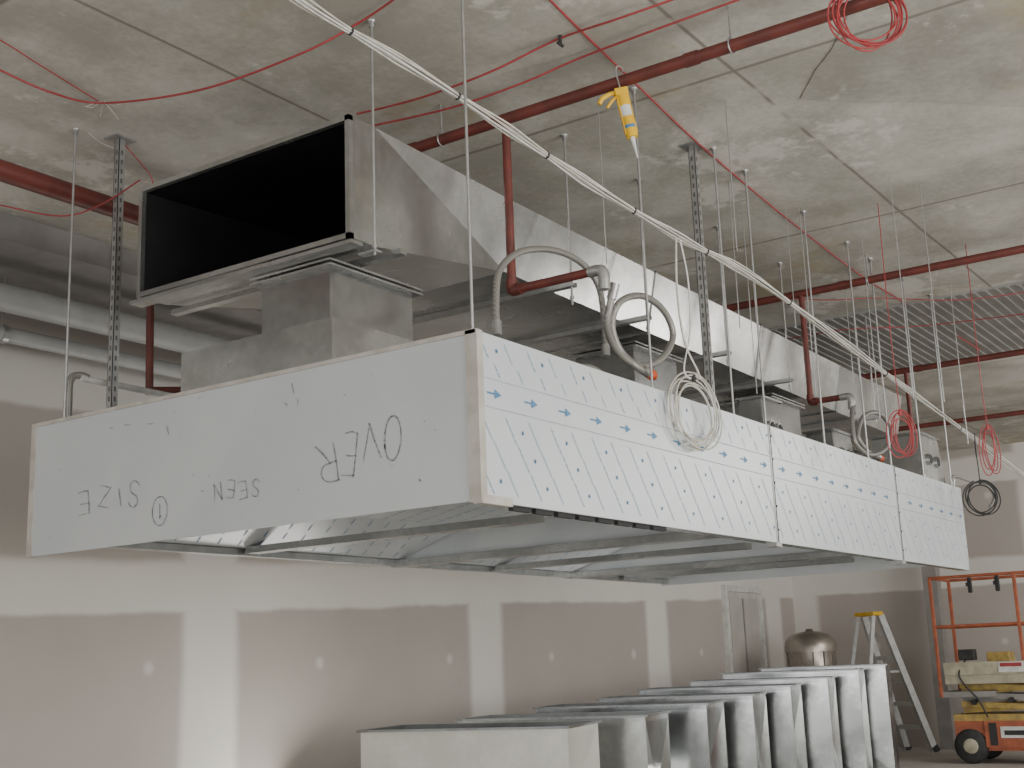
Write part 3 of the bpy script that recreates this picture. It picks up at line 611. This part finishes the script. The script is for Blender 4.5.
mb = MB(Mx); mb.tube(spline([(0, 0, 0), (0, .05, 0), (0, .10, 0), (.012, .12, 0), (.03, .11, 0), (.03, .09, 0)], 4), .004, 8); obj('plunger_rod', mb, M['steel'], T)
# ------------------------------------------------------------------ floor ducts
FD = [(567, 726, 7.9, 1.43), (645, 715, 8.75, 1.4), (706, 703, 9.6, 1.36), (752, 694, 10.4, 1.3), (790, 685, 11.15, 1.36), (827, 677, 11.9, 1.3), (858, 669, 12.65, 1.36), (885, 664, 13.4, 1.3)]
ORD = ['pale open galvanised duct piece standing on the floor, nearest of the row', 'second standing duct piece, right behind the nearest pale one', 'third standing duct piece from the near end of the row', 'fourth standing duct piece, in the middle of the row', 'fifth standing duct piece from the near end of the row', 'sixth standing duct piece, third from the far end', 'tall standing duct piece next to the last, in front of the drum', 'last and tallest standing duct piece, beside the step ladder']
for k, (u, v, t, W) in enumerate(FD):
    c = at(u, v, t=t); h = c.z; yaw = math.radians(14)
    Mx = Matrix.Translation((c.x, c.y, 0)) @ Matrix.Rotation(yaw, 4, 'Z')
    T = thing('duct_piece', (c.x, c.y, 0), ORD[k], 'duct piece', 'galvanised duct pieces standing in a row')
    dp = .66 if k < 5 else .60; nk = .045
    top = [(0, 0, h), (dp, 0, h), (dp, W, h), (0, W, h)]
    mid = [(0, 0, h - nk), (dp, 0, h - nk), (dp, W, h - nk), (0, W, h - nk)]
    bot = [(.0, .0, 0.02), (dp, .0, 0.02), (dp, W, 0.02), (.0, W, 0.02)]
    mb = MB(Mx)
    for i in range(4):
        j = (i + 1) % 4; mb.add([top[i], top[j], mid[j], mid[i]], [(0, 3, 2, 1)])
    ctr = (dp * (.30 if k % 2 == 0 else .62), .045, h * (.52 if k % 2 == 0 else .42))
    mb.add([mid[0], mid[1], bot[1], bot[0], ctr], [(0, 4, 1), (1, 4, 2), (2, 4, 3), (3, 4, 0)])
    for i in (1, 2): j = i + 1; mb.quad(mid[i], bot[i], bot[j], mid[j])
    fc = (-.012, W * .5, h * .5); mb.add([mid[3], mid[0], bot[0], bot[3], fc], [(0, 1, 4), (1, 2, 4), (2, 3, 4), (3, 0, 4)])
    obj('body', mb, M['galv_lit'] if k == 0 else (M['galv_floor'], M['galv'])[k % 2], T)
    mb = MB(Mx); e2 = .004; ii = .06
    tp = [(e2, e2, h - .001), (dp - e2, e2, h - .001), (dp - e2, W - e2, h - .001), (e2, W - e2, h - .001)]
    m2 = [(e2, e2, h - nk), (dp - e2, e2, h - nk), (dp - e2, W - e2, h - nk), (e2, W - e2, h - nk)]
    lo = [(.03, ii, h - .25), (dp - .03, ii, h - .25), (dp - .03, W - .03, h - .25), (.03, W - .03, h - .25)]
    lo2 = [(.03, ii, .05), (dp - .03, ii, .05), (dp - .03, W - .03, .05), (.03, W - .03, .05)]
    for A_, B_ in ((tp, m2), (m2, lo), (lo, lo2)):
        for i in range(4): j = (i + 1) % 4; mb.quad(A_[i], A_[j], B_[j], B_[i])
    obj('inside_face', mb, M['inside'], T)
    mb = MB(Mx); e = .022
    mb.box(-e, 0, -e, W + e, h - .014, h); mb.box(dp, dp + e, -e, W + e, h - .014, h); mb.box(0, dp, -e, 0, h - .014, h); mb.box(0, dp, W, W + e, h - .014, h)
    obj('top_flange', mb, M['galv_dull'], T)
    mb = MB(Mx); mb.box(-.02, dp + .02, -.02, W + .02, 0, .02); obj('bottom_flange', mb, M['galv'], T)
# ------------------------------------------------------------------ domed drum
c = at(810, 640, x=15.4)
T = thing('metal_drum', (c.x, c.y, 0), 'brownish domed metal drum standing by the back wall behind the ducts', 'drum')
mb = MB().lathe((c.x, c.y, 0), [(0, 0), (.30, 0), (.30, .4), (.31, .41), (.30, .42), (.30, .9), (.31, .91), (.30, .92), (.30, 1.28)], 32)
obj('body', mb, M['drum'], T)
obj('dome_lid', MB().lathe((c.x, c.y, 1.28), [(.32, 0), (.32, .06), (.30, .14), (.25, .20), (.14, .24), (.05, .25), (.04, .28), (0, .28)], 32), M['drum'], T)
for q in range(14):
    a = 2 * PI * q / 14; obj('rib', MB().bar((c.x + .305 * math.cos(a), c.y + .305 * math.sin(a), .93), (c.x + .305 * math.cos(a), c.y + .305 * math.sin(a), 1.28), .012, .012), M['drum'], T)
# ------------------------------------------------------------------ step ladder
top = at(868, 612, x=16.3); ft = at(921, 751, z=0)
th = math.radians(-32); s_ = Vector((math.cos(th), math.sin(th), 0)); w_ = Vector((-s_.y, s_.x, 0))
ft = Vector((min(ft.x, 16.9), ft.y, 0)); base = ft - s_ * .62; Hh = top.z
T = thing('step_ladder', (base.x, base.y, 0), 'open aluminium step ladder with yellow top beside the last duct', 'step ladder')
def LP(a, b, z): return base + s_ * a + w_ * b + Vector((0, 0, z))
for sgn in (-1, 1):
    obj('front_rail', MB().bar(LP(.62, sgn * .26, 0), LP(.05, sgn * .16, Hh - .05), .05, .09, up=s_), M['alu'], T)
    obj('rear_rail', MB().bar(LP(-.45, sgn * .24, 0), LP(-.05, sgn * .15, Hh - .05), .03, .05, up=s_), M['alu'], T)
    obj('spreader', MB().bar(LP(.30, sgn * .20, 1.0), LP(-.22, sgn * .19, 1.0), .006, .025), M['alu'], T)
    obj('rubber_foot', MB().bar(LP(.64, sgn * .26, 0), LP(.60, sgn * .26, .07), .055, .10, up=s_), M['blackp'], T)
for i in range(5):
    z = .3 + i * .29; f = z / Hh; a = .62 - .57 * f; b = .26 - .10 * f
    obj('step', MB().bar(LP(a, -b, z), LP(a, b, z), .10, .05), M['alu'], T)
for z in (.35, .9): f = z / Hh; obj('rear_brace', MB().bar(LP(-.45 + .4 * f, -.22, z), LP(-.45 + .4 * f, .22, z), .015, .02), M['alu'], T)
obj('top_cap', MB().bar(LP(0, -.19, Hh - .03), LP(0, .19, Hh - .03), .16, .05), M['yellow'], T, .01)
# ------------------------------------------------------------------ scissor lift
X0, X1, Y0, Y1 = 14.9, 15.7, 2.65, 4.40
T = thing('scissor_lift', ((X0 + X1) / 2, (Y0 + Y1) / 2, 0), 'orange scissor lift with guardrails parked at the far right', 'scissor lift')
mb = MB(); mb.box(X0 + .05, X1 - .05, Y0, Y1 - .12, .14, .46); mb.m = 3; mb.box(X0 + .05, X1 - .05, Y0, Y1 - .12, .46, .53); mb.m = 0; mb.box(X0 + .02, X0 + .05, Y0 + .3, Y1 - .45, .18, .46)
mb.m = 1; mb.box(X0 + .012, X0 + .02, Y1 - .95, Y1 - .62, .28, .40); mb.m = 2; mb.box(X0 + .008, X0 + .012, Y1 - .90, Y1 - .66, .31, .36); mb.box(X0 + .01, X0 + .02, Y1 - .58, Y1 - .50, .2, .44)
obj('chassis', mb, [M['orange'], M['white'], M['blackp'], M['wornyel']], T)
for (xx, yy) in ((X0 + .02, Y1 - .28), (X0 + .02, Y0 + .3), (X1 - .12, Y1 - .28), (X1 - .12, Y0 + .3)):
    w = obj('wheel', MB().lathe((xx, yy, .19), [(0, 0), (.15, 0), (.185, .02), (.19, .05), (.185, .09), (.15, .11), (0, .11)], 24, axis=(1, 0, 0)), M['blackp'], T)
    obj('hub', MB().lathe((xx - .008, yy, .19), [(0, 0), (.07, 0), (.09, .012), (0, .02)], 16, axis=(1, 0, 0)), M['liftyel'], w)
for k in range(3):
    za, zb = .54 + k * .10, .54 + (k + 1) * .10
    for (xx, a_, b_) in ((X0 + .15, za + .03, zb), (X0 + .2, zb, za + .03), (X1 - .2, za + .03, zb)):
        obj('scissor_arm', MB().bar((xx, Y0 + .1, a_), (xx, Y1 - .2, b_), .04, .06), M['colm' if k % 2 else 'wornyel'], T)
for q, yy in enumerate((Y1 - .35, Y1 - .75, Y1 - 1.2)): obj('pivot_pin', MB().cyl((X0 + .08, yy, .66 + .02 * q), (X0 + .25, yy, .66 + .02 * q), .03), M['blackp'], T)
obj('platform', MB().box(X0, X1, Y0, Y1 - .08, .86, .96), M['liftyel'], T, .006)
obj('toe_board', MB().box(X0 - .005, X0 + .012, Y0, Y1 - .08, .96, 1.10), M['liftyel'], T)
obj('step_plate', MB().box(X0 + .02, X1 - .02, Y1 - .6, Y1, .72, .78), M['colm'], T)
for xx in (X0 + .02, X1 - .02):
    for yy in (Y1 - .02, Y1 - .95, Y0 + .02): obj('guardrail_post', MB().bar((xx, yy, .72 if yy > Y1 - .1 else .9), (xx, yy, 2.05), .036, .036), M['orange'], T, .005)
    for z in (1.5, 2.05): obj('guardrail', MB().cyl((xx, Y0 + .02, z), (xx, Y1 - .02, z), .018), M['orange'], T)
for z in (1.5, 2.05):
    for yy in (Y1 - .02, Y0 + .02): obj('guardrail', MB().cyl((X0 + .02, yy, z), (X1 - .02, yy, z), .018), M['orange'], T)
obj('control_box', MB().box(X0 + .05, X0 + .17, Y1 - .42, Y1 - .24, 1.12, 1.24), M['blackp'], T, .01)
obj('control_cable', MB().tube(spline([(X0 + .1, Y1 - .3, 1.12), (X0 - .02, Y1 - .25, .98), (X0 - .02, Y1 - .3, .85), (X0 - .01, Y1 - .42, .7), (X0 + .03, Y1 - .5, .5)], 6), .010, 6), M['blackp'], T)
mb = MB(); mb.box(X0 - .012, X0 - .006, Y1 - .95, Y1 - .68, .98, 1.09); mb.m = 1; mb.box(X0 - .016, X0 - .012, Y1 - .93, Y1 - .70, 1.04, 1.08)
obj('placard', mb, [M['white'], M['redwire']], T)
tag(obj('tool_case', MB().box(X0 + .25, X0 + .5, Y1 - .75, Y1 - .5, .963, 1.2), M['wornyel'], None, .01), 'small worn yellow case standing on the lift platform', 'tool case')
for q in range(2):
    yy = Y1 - .5 - q * .3; tag(obj('work_glove', MB().box(X0 - .03, X0 - .005, yy, yy + .05, 1.86, 2.03).box(X0 - .03, X0 - .01, yy + .05, yy + .07, 1.93, 1.98), M['blackp'], None, .01), ('dark glove draped on the lift top rail, nearer its left end', 'dark glove draped on the lift top rail, nearer frame edge')[q], 'glove')
# ------------------------------------------------------------------ light
w = bpy.data.worlds.new('world'); bpy.context.scene.world = w; w.use_nodes = True
bg = w.node_tree.nodes['Background']; bg.inputs[0].default_value = (.97, .975, .98, 1); bg.inputs[1].default_value = 1.15
def area(loc, to, sx, sy, e, c):
    l = bpy.data.lights.new('area', 'AREA'); l.shape = 'RECTANGLE'; l.size = sx; l.size_y = sy; l.energy = e; l.color = c
    o = bpy.data.objects.new('fill_light', l); COL.objects.link(o); o.location = loc  # unseen area lamps added to brighten the room, not fixtures in it
    o.rotation_euler = (Vector(to) - Vector(loc)).to_track_quat('-Z', 'Y').to_euler()
area((3, -7.5, 2.0), (5, 4, 2.6), 8, 3, 500, (1, .975, .93))  # unseen panel standing in for window light behind the camera
area((-5.5, 1.0, 1.8), (5, 4, 2.8), 5, 3, 210, (1, .98, .95))
area((13, -1.0, 3.4), (13.5, 4.5, .6), 3, 1.5, 170, (1, .97, .92))
area((4.0, -2.5, .4), (8.0, 1.0, 3.9), 4, 2, 190, (1, .96, .88))  # added lamp aimed up to brighten the ceiling
area((7.5, 6.0, .25), (5.5, 4.6, 3.9), 4, .8, 50, (1, .97, .91))  # added floor-level lamp aimed up behind the hood
